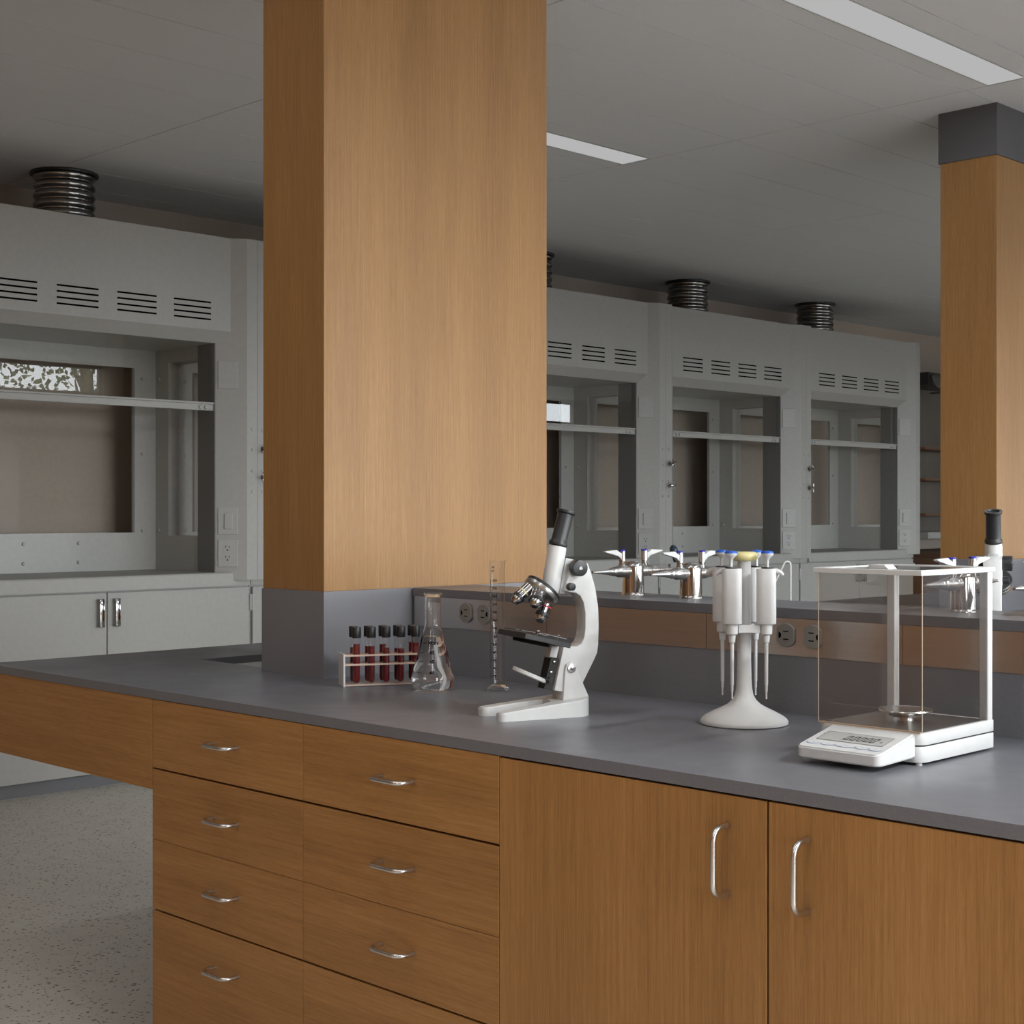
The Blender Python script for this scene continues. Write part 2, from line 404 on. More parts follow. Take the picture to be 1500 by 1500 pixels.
# raised reagent shelf
SX0 = -3.1165
t = thing('reagent_shelf', 'raised dark shelf with steel service rail running along the bench', 'shelf', (-2., 2.85, ZB))
L = lambda x0, x1, a, c, z0, z1: (x0 + 2., x1 + 2., a - 2.85, c - 2.85, z0 - ZB, z1 - ZB)
MB().box(*L(SX0, XE, YS + .003, YK - .003, ZB, 1.1635)).build('core', M['epoxy_edge'], t, 0)
MB().box(*L(SX0, XE, YS, YS + .003, ZB, 1.0825)).build('splash_panel', M['epoxy_edge'], t, 0)
MB().box(*L(SX0, XE, YK - .003, YK, ZB, 1.1635)).build('splash_panel', M['epoxy_edge'], t, 0)
MB().box(*L(SX0, XE, YS - .001, YK + .001, 1.164, ZS), bev=.0008, seg=1).build('shelf_board', M['epoxy'], t, 0)
for i in range(10):
    x0 = max(SX0, -3.109 + .503 * i); x1 = min(XE, -3.109 + .503 * (i + 1))
    MB().box(*L(x0 + .0006, x1 - .0006, YS - .0012, YS + .003, 1.083, 1.1638)).build('steel_rail', M['steel'], t, 0)
def outlet(xc, label):
    t = thing('duplex_outlet', label, 'outlet', (xc, YS - .0012, 1.127), 0)
    for s in (-1, 1):
        cx = s * .0345; r = .0262; fl = .0225
        pts = []
        for k in range(48):
            a = 2 * pi * k / 48; px_, pz = r * cos(a), r * sin(a)
            pts.append((cx + max(-fl, min(fl, px_)), 0, pz))
        f = MB().prism(pts, (0, -.005, 0), bev=.0008, seg=1).build('receptacle', M['outlet'], t, 20)
        b = MB()
        for dz in (-.0085, .0085): b.box(cx - s * .002 - .0065, cx - s * .002 + .0065, -.0056, -.004, dz - .0012, dz + .0012)
        pts = [(cx + s * .0105, -.004, .0068)] + [(cx + s * (.0105 + .0065 * sin(a)), -.004, .0068 * cos(a)) for a in [pi * k / 10 for k in range(1, 10)]] + [(cx + s * .0105, -.004, -.0068)]
        pts = [(cx + s * .0165 - (p_[0] - cx - s * .0105), p_[1], p_[2]) for p_ in pts]
        b.prism(pts, (0, -.0016, 0))
        b.build('slots', M['hole'], f, 0)
outlet(-2.866, 'grey duplex outlet in the steel rail beside the graduated cylinder')
outlet(-1.850, 'grey duplex outlet in the steel rail between pipettes and balance')

# ------------------------------------------------------------------ second bench behind
t = thing('laboratory_bench', 'second dark topped bench behind, carrying the smaller-looking column', 'bench', (-2.4, 6.536, 0))
L = lambda x0, x1, a, c, z0, z1: (x0 + 2.4, x1 + 2.4, a - 6.536, c - 6.536, z0, z1)
b = MB(); b.box(*L(XL, -3.403, 5.666, 7.406, .936, ZB)).box(*L(-3.403, XE, 5.666, 6.112, .936, ZB)).box(*L(-3.403, XE, 6.964, 7.406, .936, ZB)).box(*L(-3.1235, XE, 6.112, 6.964, .936, ZB)).build('worktop', M['epoxy'], t, 0)
b = MB(); b.box(*L(XL + .03, -3.42, 5.69, 7.38, 0, .936)).box(*L(-3.42, XE, 5.69, 6.10, 0, .936)).box(*L(-3.42, XE, 6.97, 7.38, 0, .936)).build('base_cabinet', M['wood_h'], t, 0)
MB().box(*L(-3.117, XE, 6.416, 6.656, ZB, 1.164)).build('core', M['epoxy_edge'], t, 0)
MB().box(*L(-3.117, XE, 6.415, 6.657, 1.164, ZS)).build('shelf_board', M['epoxy'], t, 0)

# ------------------------------------------------------------------ fume hoods
HX = -6.83
BOLT = [(0, .010), (.007, .009), (.010, .004), (.010, 0), (0, 0)]
def make_hood(label):
    t = thing('fume_hood', label, 'fume hood', (HX, 3.925, 0), 0, 'row of grey fume hoods along the wall')
    H, HI = M['hood'], M['hood_in']
    # base
    b = MB(); b.box(-.80, -.021, -.877, .877, .071, .994).box(-.80, -.004, .7705, .877, .9945, 1.0255).box(-.80, -.004, -.877, -.7705, .9945, 1.0255).build('base_cabinet', H, t, 0)
    MB().box(-.80, -.047, -.878, .878, 0, .071).build('kick_board', M['kick'], t, 0)
    for s in (-1, 1):
        y0, y1 = (.0025, .868) if s > 0 else (-.868, -.0025)
        d = MB().box(-.020, 0, y0, y1, .074, .985, bev=.002, seg=1).build('door', H, t, 0)
        hy = s * .045
        b = MB(); b.box(0, .034, hy - .014, hy + .014, .814, .824, bev=.003).box(0, .034, hy - .014, hy + .014, .946, .956, bev=.003).box(.026, .034, hy - .014, hy + .014, .814, .956, bev=.003)
        b.build('handle', M['chrome'], d)
        for hz in (.90, .25): MB().cyl((.004, s * .872, hz - .045), (.004, s * .872, hz + .045), .007, n=10).build('hinge', M['plate'], d)
    b = MB(); b.prism([(-.645, -.77, .995), (.015, -.77, .995), (.015, -.77, 1.058), (.011, -.77, 1.066), (.003, -.77, 1.069), (-.645, -.77, 1.069)], (0, 1.54, 0))
    b.build('worktop', H, t, 20)
    # posts
    for s in (-1, 1):
        pts = [(-.042, s * .678, 1.026), (.06, s * .811, 1.026), (.06, s * .8783, 1.026), (-.10, s * .8783, 1.026), (-.10, s * .693, 1.026), (-.042, s * .693, 1.026)]
        pts = [(-.042, s * .678, 1.026), (.06, s * .811, 1.026), (.06, s * .8783, 1.026), (-.12, s * .8783, 1.026), (-.12, s * .736, 1.026), (-.04, s * .693, 1.026)]
        b = MB(); b.prism(pts, (0, 0, 1.852)); po = b.build('post', H, t, 0)
        for z in (1.845, 1.733, 1.618, 1.507): MB().lathe([(0, .006), (.006, .005), (.010, .001), (.010, 0), (0, 0)], (.06, s * .846, z), (1, 0, 0), 12).build('bolt', M['plate'], po)
        MB().box(-.207, -.0425, s * .672 if s > 0 else -.692, .692 if s > 0 else -.672, 1.069, 2.309).build('sash_track', M['hood_dark'], t, 0)
        # side panel with window opening
        y0, y1 = (.678, .733) if s > 0 else (-.733, -.678)
        b = MB(); b.box(-.645, -.207, y0, y1, 1.069, 1.262).box(-.645, -.207, y0, y1, 2.235, 2.309).box(-.645, -.512, y0, y1, 1.262, 2.235).box(-.215, -.207, y0, y1, 1.262, 2.235)
        sp = b.build('side_panel', HI, t, 0)
        ym = s * .732
        MB().quad((-.512, ym, 1.262), (-.215, ym, 1.262), (-.215, ym, 2.235), (-.512, ym, 2.235)).build('liner_pane', M['mirror'], sp, 0)
        yi = s * .678
        for z in (2.148, 1.723, 1.291): MB().lathe(BOLT, (-.605, yi, z), (0, -s, 0), 12).build('bolt', M['plate'], sp)
    # canopy
    b = MB(); b.prism([(.007, -.741, 2.878), (.007, -.741, 2.372), (-.042, -.741, 2.309), (-.062, -.741, 2.309), (-.062, -.741, 2.878)], (0, 1.482, 0))
    cp = b.build('canopy', H, t, 0)
    for y0 in (-.615, -.282, .053, .386):
        b = MB()
        for k in range(4): b.box(.0066, .0078, y0, y0 + .229, 2.5135 - .0303 * k, 2.5225 - .0303 * k)
        b.build('vent', M['hole'], cp, 0)
    b = MB(); b.box(-.645, -.0625, -.877, .877, 2.86, 2.877); b.build('roof', H, t, 0)
    b = MB(); b.box(-.645, -.0625, -.678, .678, 2.309, 2.33); b.build('inner_ceiling', HI, t, 0)
    # back
    b = MB(); b.box(-.655, -.645, -.69, .69, 1.0, 1.28).box(-.655, -.645, -.69, .69, 2.205, 2.877).box(-.655, -.645, -.69, -.528, 1.28, 2.205).box(-.655, -.645, .528, .69, 1.28, 2.205)
    bk = b.build('back_panel', HI, t, 0)
    MB().quad((-.65, -.528, 1.28), (-.65, .528, 1.28), (-.65, .528, 2.205), (-.65, -.528, 2.205)).build('pane', M['pane_b'], bk, 0)
    b = MB()
    for s in (-1, 1):
        b.box(-.647, -.643, s * .528 if s > 0 else -.542, .542 if s > 0 else -.528, 1.28, 2.205)
    b.build('edge_strip', M['hood_dark'], bk, 0)
    for s in (-1, 1):
        for z in (2.148, 1.723, 1.291): MB().lathe(BOLT, (-.645, s * .589, z), (1, 0, 0), 12).build('bolt', M['plate'], bk)
    for yy in (-.449, -.127, .195):
        for z in (1.224, 1.119): MB().lathe(BOLT, (-.645, yy, z), (1, 0, 0), 12).build('bolt', M['plate'], bk)
    # sash
    b = MB(); b.box(-.075, -.052, -.671, .671, 1.943, 1.978, bev=.002, seg=1).box(-.085, -.044, -.671, .671, 1.977, 1.988, bev=.002, seg=1)
    sb = b.build('sash_bar', H, t, 0)
    for yy in (-.62, -.585, .585, .62): MB().lathe([(0, .008), (.008, .007), (.011, .002), (.011, 0), (0, 0)], (-.052, yy, 1.96), (1, 0, 0), 12).build('bolt', M['plate'], sb)
    MB().quad((-.065, -.671, 1.988), (-.065, .671, 1.988), (-.065, .671, 2.33), (-.065, -.671, 2.33)).build('sash_pane', M['pane'], sb, 0)
    # wall plates on the slanted right post
    e = V((.102, .133, 0)).normalized(); nrm = V((.133, -.102, 0)).normalized()
    def frame(tt): 
        c = V((-.042, .678, 0)) + e * tt
        return Matrix(((e.x, nrm.x, 0, c.x), (e.y, nrm.y, 0, c.y), (0, 0, 1, 0), (0, 0, 0, 1)))
    F = frame(.065)
    MB().box(-.053, .053, -.001, .006, 2.062, 2.212, bev=.002, seg=1, mat=F).build('cover_plate', M['plate'], t, 0)
    sw = MB().box(-.053, .053, -.001, .006, 1.274, 1.421, bev=.002, seg=1, mat=F).build('switch_plate', M['plate'], t, 0)
    MB().box(-.019, .024, .004, .011, 1.302, 1.389, bev=.0015, seg=1, mat=F).build('rocker', M['plate'], sw, 0)
    MB().box(-.0225, -.0195, .005, .0066, 1.303, 1.386, mat=F).build('shadow_gap', M['hood_dark'], sw, 0)
    op = MB().box(-.053, .053, -.001, .006, 1.098, 1.243, bev=.002, seg=1, mat=F).build('outlet_plate', M['plate'], t, 0)
    for zc in (1.199, 1.145):
        pts = [F @ V((.026 * cos(2 * pi * k / 32), .005, zc + max(-.0205, min(.0205, .026 * sin(2 * pi * k / 32))))) for k in range(32)]
        MB().prism(pts, nrm * .003).build('receptacle', M['plate'], op, 20)
    b = MB()
    for zc in (1.199, 1.145):
        for dx in (-.011, .007): b.box(dx - .0015, dx + .0015, .0075, .0085, zc + .001, zc + .014, mat=F)
        b.cyl(F @ V((-.002, .0075, zc - .010)), F @ V((-.002, .0086, zc - .010)), .0042, n=10)
    b.build('slots', M['hole'], op, 0)
    # service valves on the left post
    for z in (1.739, 1.585):
        b = MB(); c = V((.06, -.838, z))
        b.cyl(c, c + V((.006, 0, 0)), .020, n=16).cyl(c, c + V((.036, 0, 0)), .008, n=12).cyl(c + V((.030, 0, 0)), c + V((.050, 0, 0)), .013, .010, n=16)
        ph = .5 if z > 1.65 else 0
        for k in range(4):
            a = ph + pi / 2 * k; d = V((0, cos(a), sin(a)))
            b.cyl(c + V((.040, 0, 0)), c + V((.040, 0, 0)) + d * .034, .0065, .0045, n=10)
        b.build('valve_knob', M['chrome'], t)
    return t
hl = ['leftmost grey fume hood, wide view of its sash reflecting trees',
      'grey fume hood standing behind the big oak column',
      'grey fume hood half hidden by the right edge of the big column',
      'grey fume hood behind the pipette stand and second gas tap',
      'last grey fume hood at the far end of the row, above the balance']
hood0 = make_hood(hl[0])
for k in range(1, 5): dup(hood0, (HX, 3.925 + 1.758 * k, 0), 0, hl[k])
# ducts
b = MB(); pr = []
for k in range(6):
    z = .0505 * k
    pr += [(.1470, z), (.1475, z + .004), (.1520, z + .010), (.1580, z + .018), (.1600, z + .027), (.1580, z + .036), (.1520, z + .044), (.1475, z + .049)]
b.lathe(pr, n=40)
dl = ['metal exhaust duct on the roof of the leftmost fume hood', 'metal exhaust duct above the fume hood hidden behind the big column',
      'metal exhaust duct peeking out at the right edge of the big column', 'metal exhaust duct above the fume hood behind the pipettes', 'metal exhaust duct above the far end fume hood']
d0 = thing('exhaust_duct', dl[0], 'duct', (-7.27, 3.925, 2.878), 0, 'corrugated ducts on the fume hoods')
b.build('corrugated_pipe', M['duct'], d0, 25)
b = MB(); b.lathe([(.148, CEIL - 2.878 - .012), (.176, CEIL - 2.878 - .012), (.177, CEIL - 2.878 - .008), (.176, CEIL - 2.878), (.148, CEIL - 2.878)], n=40); b.build('flange', M['black'], d0)
for k in range(1, 5): dup(d0, (-7.27, 3.925 + 1.758 * k, 2.878), 0, dl[k])

# ------------------------------------------------------------------ ceiling lights
def light_fix(x0, x1, label):
    xc = (x0 + x1) / 2
    t = thing('ceiling_light', label, 'ceiling light', (xc, 4.836, CEIL), 0, 'long flush ceiling lights')
    w = (x1 - x0) / 2; h = .995
    MB().box(-w, w, -h, h, -.003, -.001).build('diffuser', M['light'], t, 0)
    b = MB(); q = .004
    b.box(-w - q, -w, -h - q, h + q, -.005, 0).box(w, w + q, -h - q, h + q, -.005, 0).box(-w, w, -h - q, -h, -.005, 0).box(-w, w, h, h + q, -.005, 0)
    b.build('frame', M['plate'], t, 0)
light_fix(-3.019, -2.858, 'long flush ceiling light cut off by the top edge of the picture')
light_fix(-5.028, -4.855, 'long flush ceiling light partly hidden behind the big oak column')

# ------------------------------------------------------------------ test tube rack and tubes
RA = radians(63)
rx, ry = -2.936, 2.342
ux, uy = cos(RA), sin(RA); vx, vy = -sin(RA), cos(RA)
def rk(a, c): return (rx + ux * a + vx * c, ry + uy * a + vy * c)
RL, RWD = .222, .062
t = thing('test_tube_rack', 'clear acrylic test tube rack with frosted end panel by the column', 'rack', (*rk(0, 0), ZB), RA)
MB().box(0, .005, 0, RWD, 0, .082, bev=.0008, seg=1).build('end_panel', M['whitep'], t, 0)
MB().box(RL, RL + .005, 0, RWD, 0, .082, bev=.0008, seg=1).build('end_panel', M['whitep'], t, 0)
tubes_local = [(.036 + .038 * i, (.0125, .0495)[j]) for j in range(2) for i in range(5)]
for z, holes in ((.002, False), (.053, True), (.076, True)):
    b = MB()
    if not holes: b.box(.005, RL, .001, RWD - .001, z, z + .0045)
    else:
        # strip shelf: bars between the tube holes
        bars = [0.001, .0022, .0228, .0352, .0558, RWD - .001]
        hs = .0100
        ycs = (.0125, .0495)
        cells_y = [.001, ycs[0] - hs, ycs[0] + hs, ycs[1] - hs, ycs[1] + hs, RWD - .001]
        xcs = [.036 + .038 * i for i in range(5)]
        for a, c in ((cells_y[0], cells_y[1]), (cells_y[2], cells_y[3]), (cells_y[4], cells_y[5])): b.box(.005, RL, a, c, z, z + .0045)
        edges = [.005] + [v for x in xcs for v in (x - hs, x + hs)] + [RL]
        for a, c in zip(edges[::2], edges[1::2]):
            b.box(a, c, cells_y[1], cells_y[2], z, z + .0045); b.box(a, c, cells_y[3], cells_y[4], z, z + .0045)
    b.build('shelf', M['acryl'], t, 0)
def make_tube(level, label):
    t = thing('test_tube', label, 'test tube', (0, 0, 0), 0, 'blood filled test tubes in the rack')
    R_ = .0092
    MB().lathe([(0, 0), (.004, .0006), (.0072, .0028), (R_, .0085), (R_, .118)], n=24).build('glass_tube', M['tubeglass'], t)
    MB().lathe([(0, .0012), (.004, .0018), (.0066, .004), (.0080, .009), (.0080, level), (0, level)], n=24).build('blood', M['red_liq'], t)
    MB().lathe([(0, .114), (.0108, .114), (.0113, .1148), (.0113, .1405), (.0108, .1413), (0, .1413)], n=28).build('cap', M['black'], t)
    return t
lv = [.099, .093, .088, .085, .098, .088, .090, .094, .083, .097]
pos = ['first', 'second', 'third', 'fourth', 'fifth']
for j in range(2):
    for i in range(5):
        a, c = tubes_local[j * 5 + i]
        lab = 'black capped blood tube, %s from the frosted rack end in the %s row' % (pos[i], 'front' if j == 0 else 'back')
        tt = make_tube(lv[j * 5 + i], lab)
        tt.location = (*rk(a, c), ZB + .0072)

# ------------------------------------------------------------------ Erlenmeyer flask
fx, fy = -2.747, 2.471
t = thing('erlenmeyer_flask', 'clear conical flask of water with black volume marks', 'flask', (fx, fy, ZB), 0)
outp = [(0, .0015), (.034, .0010), (.040, .0006), (.046, .003), (.0510, .010), (.0533, .020), (.0530, .030), (.0500, .042), (.0235, .145), (.0205, .156), (.0195, .165), (.0195, .228), (.0205, .2315), (.0222, .2335), (.0226, .2355), (.0218, .2370)]
inp = [(.0190, .2368), (.0180, .232), (.0178, .165), (.0188, .157), (.0218, .1455), (.0482, .042), (.0512, .030), (.0515, .020), (.0492, .011), (.045, .0052), (.038, .003), (0, .0035)]
MB().lathe(outp + inp, n=48).build('glass_body', M['glass'], t, 60)
WL = .131
def flask_r(z, off=0):
    return .0500 + (z - .042) * (.0235 - .0500) / (.145 - .042) + off
wp = [(0, .0033), (.038, .0028), (.0451, .0050), (.0493, .0109), (.0516, .020), (.0513, .030), (.0483, .042), (flask_r(WL) - .0018, WL + .0008), (flask_r(WL) - .004, WL), (0, WL)]
MB().lathe(wp, n=48).build('water', M['water'], t, 60)
b = MB()
va = math.atan2(-fy, -fx)        # direction of the camera seen from the flask
def on_flask(ang0, z0):
    def fn(x, yv):
        z = z0 + yv; r_ = flask_r(z) + .0005; a = ang0 + x / r_
        return (r_ * cos(a), r_ * sin(a), z)
    return fn
for z, s in ((.1165, '100ml'), (.0935, '80'), (.0725, '60'), (.0455, '40')):
    b.text(s, .0115, on_flask(va - .05 + (.06 if len(s) > 2 else 0), z))
    f = on_flask(va - .72, z)
    for k in range(6): b.quad(f(-.006 + .002 * k, -.0008), f(-.004 + .002 * k, -.0008), f(-.004 + .002 * k, .0008), f(-.006 + .002 * k, .0008))
b.build('volume_marks', M['ink'], t, 0)

# ------------------------------------------------------------------ graduated cylinder
gx, gy = -2.614, 2.564
t = thing('graduated_cylinder', 'tall empty graduated cylinder with dark scale beside the microscope', 'measuring cylinder', (gx, gy, ZB), 0)
MB().lathe([(.0180, .0140), (.0187, .0170), (.0187, .314), (.0198, .3165), (.0205, .3185), (.0198, .3190)], n=40).build('glass_body', M['cylglass'], t, 60)
MB().lathe([(0, .0012), (.026, .0006), (.0285, .002), (.0290, .0045), (.0275, .007), (.0205, .0125), (.0187, .0150), (0, .0155)], n=40).build('foot', M['glass'], t, 60)
b = MB(); va = math.atan2(-gy, -gx); rr = .01895
def on_cyl(a0, z0):
    return lambda x, yv: (rr * cos(a0 + x / rr), rr * sin(a0 + x / rr), z0 + yv)
zpx = lambda y: (1012 - y) / 599.6
labs = [(989.6 - 11.66 * i, str(20 + 20 * i)) for i in range(12)] + [(850, '250')]
for y_, s in labs: b.text(s, .0080, on_cyl(va - .40, zpx(y_)))
b.text('ml', .0075, on_cyl(va - .62, zpx(830.5))); b.text('20°', .0065, on_cyl(va - .66, zpx(836)))
for k in range(48):
    z = zpx(989.6) + (zpx(850) - zpx(989.6)) * k / 47
    L_ = .0095 if k % 8 == 0 else (.0075 if k % 4 == 0 else .0055)
    f = on_cyl(va - 1.22, z); q = .0005
    b.quad(f(0, -q), f(L_ / 2, -q), f(L_ / 2, q), f(0, q)).quad(f(L_ / 2, -q), f(L_, -q), f(L_, q), f(L_ / 2, q))
b.build('scale_marks', M['ink_br'], t, 0)

# ------------------------------------------------------------------ microscope
def P(px, py, y=0.): return V(((px - 800) / 621.5, y, (1047 - py) / 686))
def make_microscope(label, loc, rz):
    W = M['white']
    t = thing('microscope', label, 'microscope', loc, rz)
    # horseshoe base
    x_t, x_h, hw, pw = -.137, .088, .064, .034
    oval = []
    n = 10
    out_ = [(x_t + .012, -hw), ] 
    pts = []
    def rnd(cx, cy, r, a0, a1, n=6): return [(cx + r * cos(a0 + (a1 - a0) * i / n), cy + r * sin(a0 + (a1 - a0) * i / n)) for i in range(n + 1)]
    pts += rnd(x_h - .045, -hw + .045, .045, -pi / 2, 0)
    pts += rnd(x_h - .045, hw - .045, .045, 0, pi / 2)
    pts += rnd(x_t + .014, hw - .014, .014, pi / 2, pi)
    pts += rnd(x_t + .014, hw - pw + .014, .014, pi, 1.5 * pi)
    pts += rnd(-.012, hw - pw - .03 + .0, .03, pi / 2, 0, 5)[:1] + [(-.030, hw - pw), (.000, .018), (.004, 0), (.000, -.018), (-.030, -(hw - pw))]
    pts += rnd(x_t + .014, -(hw - pw) - .014, .014, pi / 2, pi)
    pts += rnd(x_t + .014, -hw + .014, .014, pi, 1.5 * pi)
    # remove accidental duplicates
    cl = []
    for p_ in pts:
        if not cl or (abs(p_[0] - cl[-1][0]) + abs(p_[1] - cl[-1][1])) > 1e-4: cl.append(p_)
    zt = lambda x: .0175 + max(0, (x - x_t)) / .225 * .0215
    b = MB(); bm = b.bm
    lo = [bm.verts.new((x, y, 0)) for x, y in cl]; hi = [bm.verts.new((x, y, zt(x))) for x, y in cl]
    fs = [bm.faces.new(lo[::-1]), bm.faces.new(hi)]
    for i in range(len(cl)): fs.append(bm.faces.new((lo[i], lo[(i + 1) % len(cl)], hi[(i + 1) % len(cl)], hi[i])))
    bmesh.ops.recalc_face_normals(bm, faces=fs)
    bmesh.ops.bevel(bm, geom=list(fs[1].edges), offset=.0025, segments=2, affect='EDGES')
    b.build('base', W, t, 40)
    # pillar
    prof = [P(817, 1026), P(820.5, 978), P(822.5, 972), P(829, 969), P(835.5, 972), P(838, 979), P(856.5, 1022)]
    b = MB(); b.prism([p_ + V((0, -.027, 0)) for p_ in prof], (0, .054, 0), bev=.002); b.build('pillar', W, t, 40)
    # arm
    prof = [(829, 866), (838, 867), (845, 872), (850, 882), (852.5, 897), (852.5, 920), (851, 933), (847, 942), (840, 946.5), (820, 945), (806, 1010), (820, 1013), (849, 1001), (867, 966), (871, 957), (872.6, 944), (873.4, 915), (872.5, 889), (868.5, 862), (863, 842), (857, 824), (847, 820), (836, 818.5), (824, 850), (822, 864)]
    b = MB(); b.prism([P(x, y_, -.021) for x, y_ in prof], (0, .042, 0), bev=.0022); b.build('arm', W, t, 40)
    # body tube
    p0, p1 = P(805.3, 866), P(817.4, 797); ax = (p1 - p0).normalized(); Lt = (p1 - p0).length
    MB().lathe([(0, 0), (.0185, 0), (.0198, .004), (.0202, .03), (.0202, Lt - .008), (.019, Lt - .002), (0, Lt)], p0, ax, 36).build('body_tube', W, t)
    b = MB(); pp = P(824, 840); b.prism([P(816, 868, -.012), P(824, 868, -.012), P(838, 818, -.012), P(826, 815, -.012)], (0, .024, 0), bev=.001); b.build('focus_slide', M['plate'], t, 30)
    e1 = P(830.6, 745.5); Le = (e1 - p1).length; ax2 = (e1 - p1).normalized()
    ep = MB().lathe([(0, 0), (.0202, 0), (.0206, .002), (.0206, .006), (.0180, .010), (.0172, .014), (.0172, Le - .008), (.0205, Le - .006), (.0212, Le - .003), (.0208, Le), (.0150, Le), (.0140, Le - .004), (0, Le - .006)], p1, ax2, 36).build('eyepiece', M['black'], t)
    # nosepiece
    nax = V((-.616 / .906, 0, -.787)).normalized(); nc = P(796.5, 860)
    MB().lathe([(0, -.003), (.040, -.003), (.0425, -.001), (.0425, .003), (.0405, .0045)], nc, nax, 40).build('turret_rim', M['black'], t)
    MB().lathe([(.0405, .0035), (.0425, .0045), (.0425, .012), (.041, .0145), (.030, .020), (.022, .026), (0, .027)], nc, nax, 40).build('nosepiece', M['chrome_d'], t)
    side = nax.cross(V((0, 1, 0))).normalized()
    def objective(start, d, L_, r, ring):
        d = V(d).normalized()
        o = MB().lathe([(0, 0), (r, 0), (r, L_ * .55), (r * 1.04, L_ * .56), (r * 1.04, L_ * .64), (r * .96, L_ * .66), (r * .96, L_ * .78), (r * .75, L_ * .92), (r * .4, L_), (0, L_)], start, d, 28).build('objective', M['chrome'], t)
        MB().lathe([(r * 1.02, L_ * .36), (r * 1.05, L_ * .37), (r * 1.05, L_ * .40), (r * 1.02, L_ * .41)], start, d, 28).build('colour_ring', M[ring], o)
        MB().lathe([(r * 1.05, L_ * .60), (r * 1.075, L_ * .61), (r * 1.075, L_ * .74), (r * 1.0, L_ * .75)], start, d, 28).build('grip_ring', M['black'], o)
    objective(P(776, 857, .0), (-.772, .0, -.636), .052, .0132, 'yellow')
    objective(P(786.5, 860, -.014), (-.50, -.46, -.72), .050, .0150, 'chrome_d')
    objective(P(804, 872, .0), (-.385, 0, -.923), .061, .0142, 'red')
    # stage
    S0, S1 = P(749.6, 921), P(816.5, 938)
    dx = S1 - S0; th = .0115; nz = V((-dx.z, 0, dx.x)).normalized()
    b = MB(); b.prism([S0 + V((0, -.068, 0)), S1 + V((0, -.068, 0)), S1 + V((0, -.068, 0)) - nz * th, S0 + V((0, -.068, 0)) - nz * th], (0, .136, 0), bev=.0008, seg=1)
    st = b.build('stage', M['black'], t, 0)
    b = MB()
    for fr in (.35, .80):
        for yy in (-.045,):
            c = S0 + dx * fr + V((0, yy, 0)); b.cyl(c, c + nz * .010, .0022, n=10).lathe([(0, .013), (.003, .012), (.0036, .009), (.002, .007), (0, .007)], c, nz, 12)
    for yy in (-.045, .045):
        a_ = S0 + dx * .05 + V((0, yy + .01, 0)) + nz * .004; c_ = S0 + dx * .95 + V((0, yy - .008, 0)) + nz * .006
        b.tube([a_, a_ + (c_ - a_) * .5 + nz * .002, c_], .0014, 8)
    b.build('stage_clips', M['chrome'], st)
    cc = S0 + dx * .45 - nz * th
    MB().cyl(cc, cc - nz * .007, .040, n=36, bev=.001).build('diaphragm_disc', M['blackm'], t)
    # under-stage bracket and rack
    b = MB(); b.prism([P(805, 944, -.012), P(816, 946, -.012), P(812, 964, -.012), P(801.5, 962, -.012)], (0, .024, 0), bev=.001); b.build('stage_bracket', W, t, 30)
    b = MB(); b.prism([P(802.5, 961, -.016), P(814, 963, -.016), P(803, 1010, -.016), P(792, 1007, -.016)], (0, .032, 0), bev=.001); rk_ = b.build('rack_plate', M['ink_gr'], t, 0)
    b = MB()
    for px_, py_ in ((807, 968), (802.5, 983)): b.lathe([(0, .004), (.003, .003), (.004, 0), (0, 0)], P(px_, py_, -.016), (0, -1, 0), 12)
    b.build('screws', M['chrome'], rk_)
    # mirror
    mc = P(774, 986, -.004); ma = V((.391, -.075, .92)).normalized()
    mr = MB().lathe([(0, -.005), (.036, -.005), (.0385, -.003), (.0385, .0035), (.036, .0042), (.034, .003)], mc, ma, 36).build('mirror_mount', W, t)
    MB().lathe([(0, .0032), (.034, .0032), (.034, .002), (0, .002)], mc, ma, 36).build('mirror_glass', M['chrome'], mr)
    b = MB(); b.tube([P(780, 989, -.036), P(790, 992, -.030), P(800, 995, -.018)], .0032, 10).tube([P(780, 989, .036), P(790, 992, .030), P(800, 995, .018)], .0032, 10).cyl(P(799, 994, -.024), P(799, 994, .024), .0055, n=14); b.build('mirror_fork', M['black'], t)
    # knobs
    for s in (-1, 1):
        k = MB().cyl(P(838, 830, s * .021), P(838, 830, s * .044), .0178, n=36, bev=.002).build('focus_knob', M['black'], t)
        MB().cyl(P(838, 830, s * .0435), P(838, 830, s * .0455), .0040, n=16).build('cap_screw', M['chrome'], k)
        MB().cyl(P(828.4, 857.5, s * .021), P(828.4, 857.5, s * .036), .0085, n=24, bev=.001).build('fine_focus_knob', M['black'], t)
        bl = MB().cyl(P(829.3, 978, s * .027), P(829.3, 978, s * .0305), .0098, n=28, bev=.001).build('pivot_bolt', M['chrome_d'], t)
        MB().lathe([(0, .003), (.003, .0025), (.004, 0), (0, 0)], P(829.3, 978, s * .0305), (0, s, 0), 14).build('bolt_head', M['chrome'], bl)
    MB().cyl(P(864, 963), P(871, 962.5), .0045, n=14, bev=.001).build('stop_screw', W, t)
    return t
make_microscope('white student microscope with black stage, in the middle of the worktop', (-2.232, 2.336, ZB), radians(70))
make_microscope('white microscope seen from behind, only its black eyepiece above the balance', (-1.722, 3.355, ZB), radians(-65))

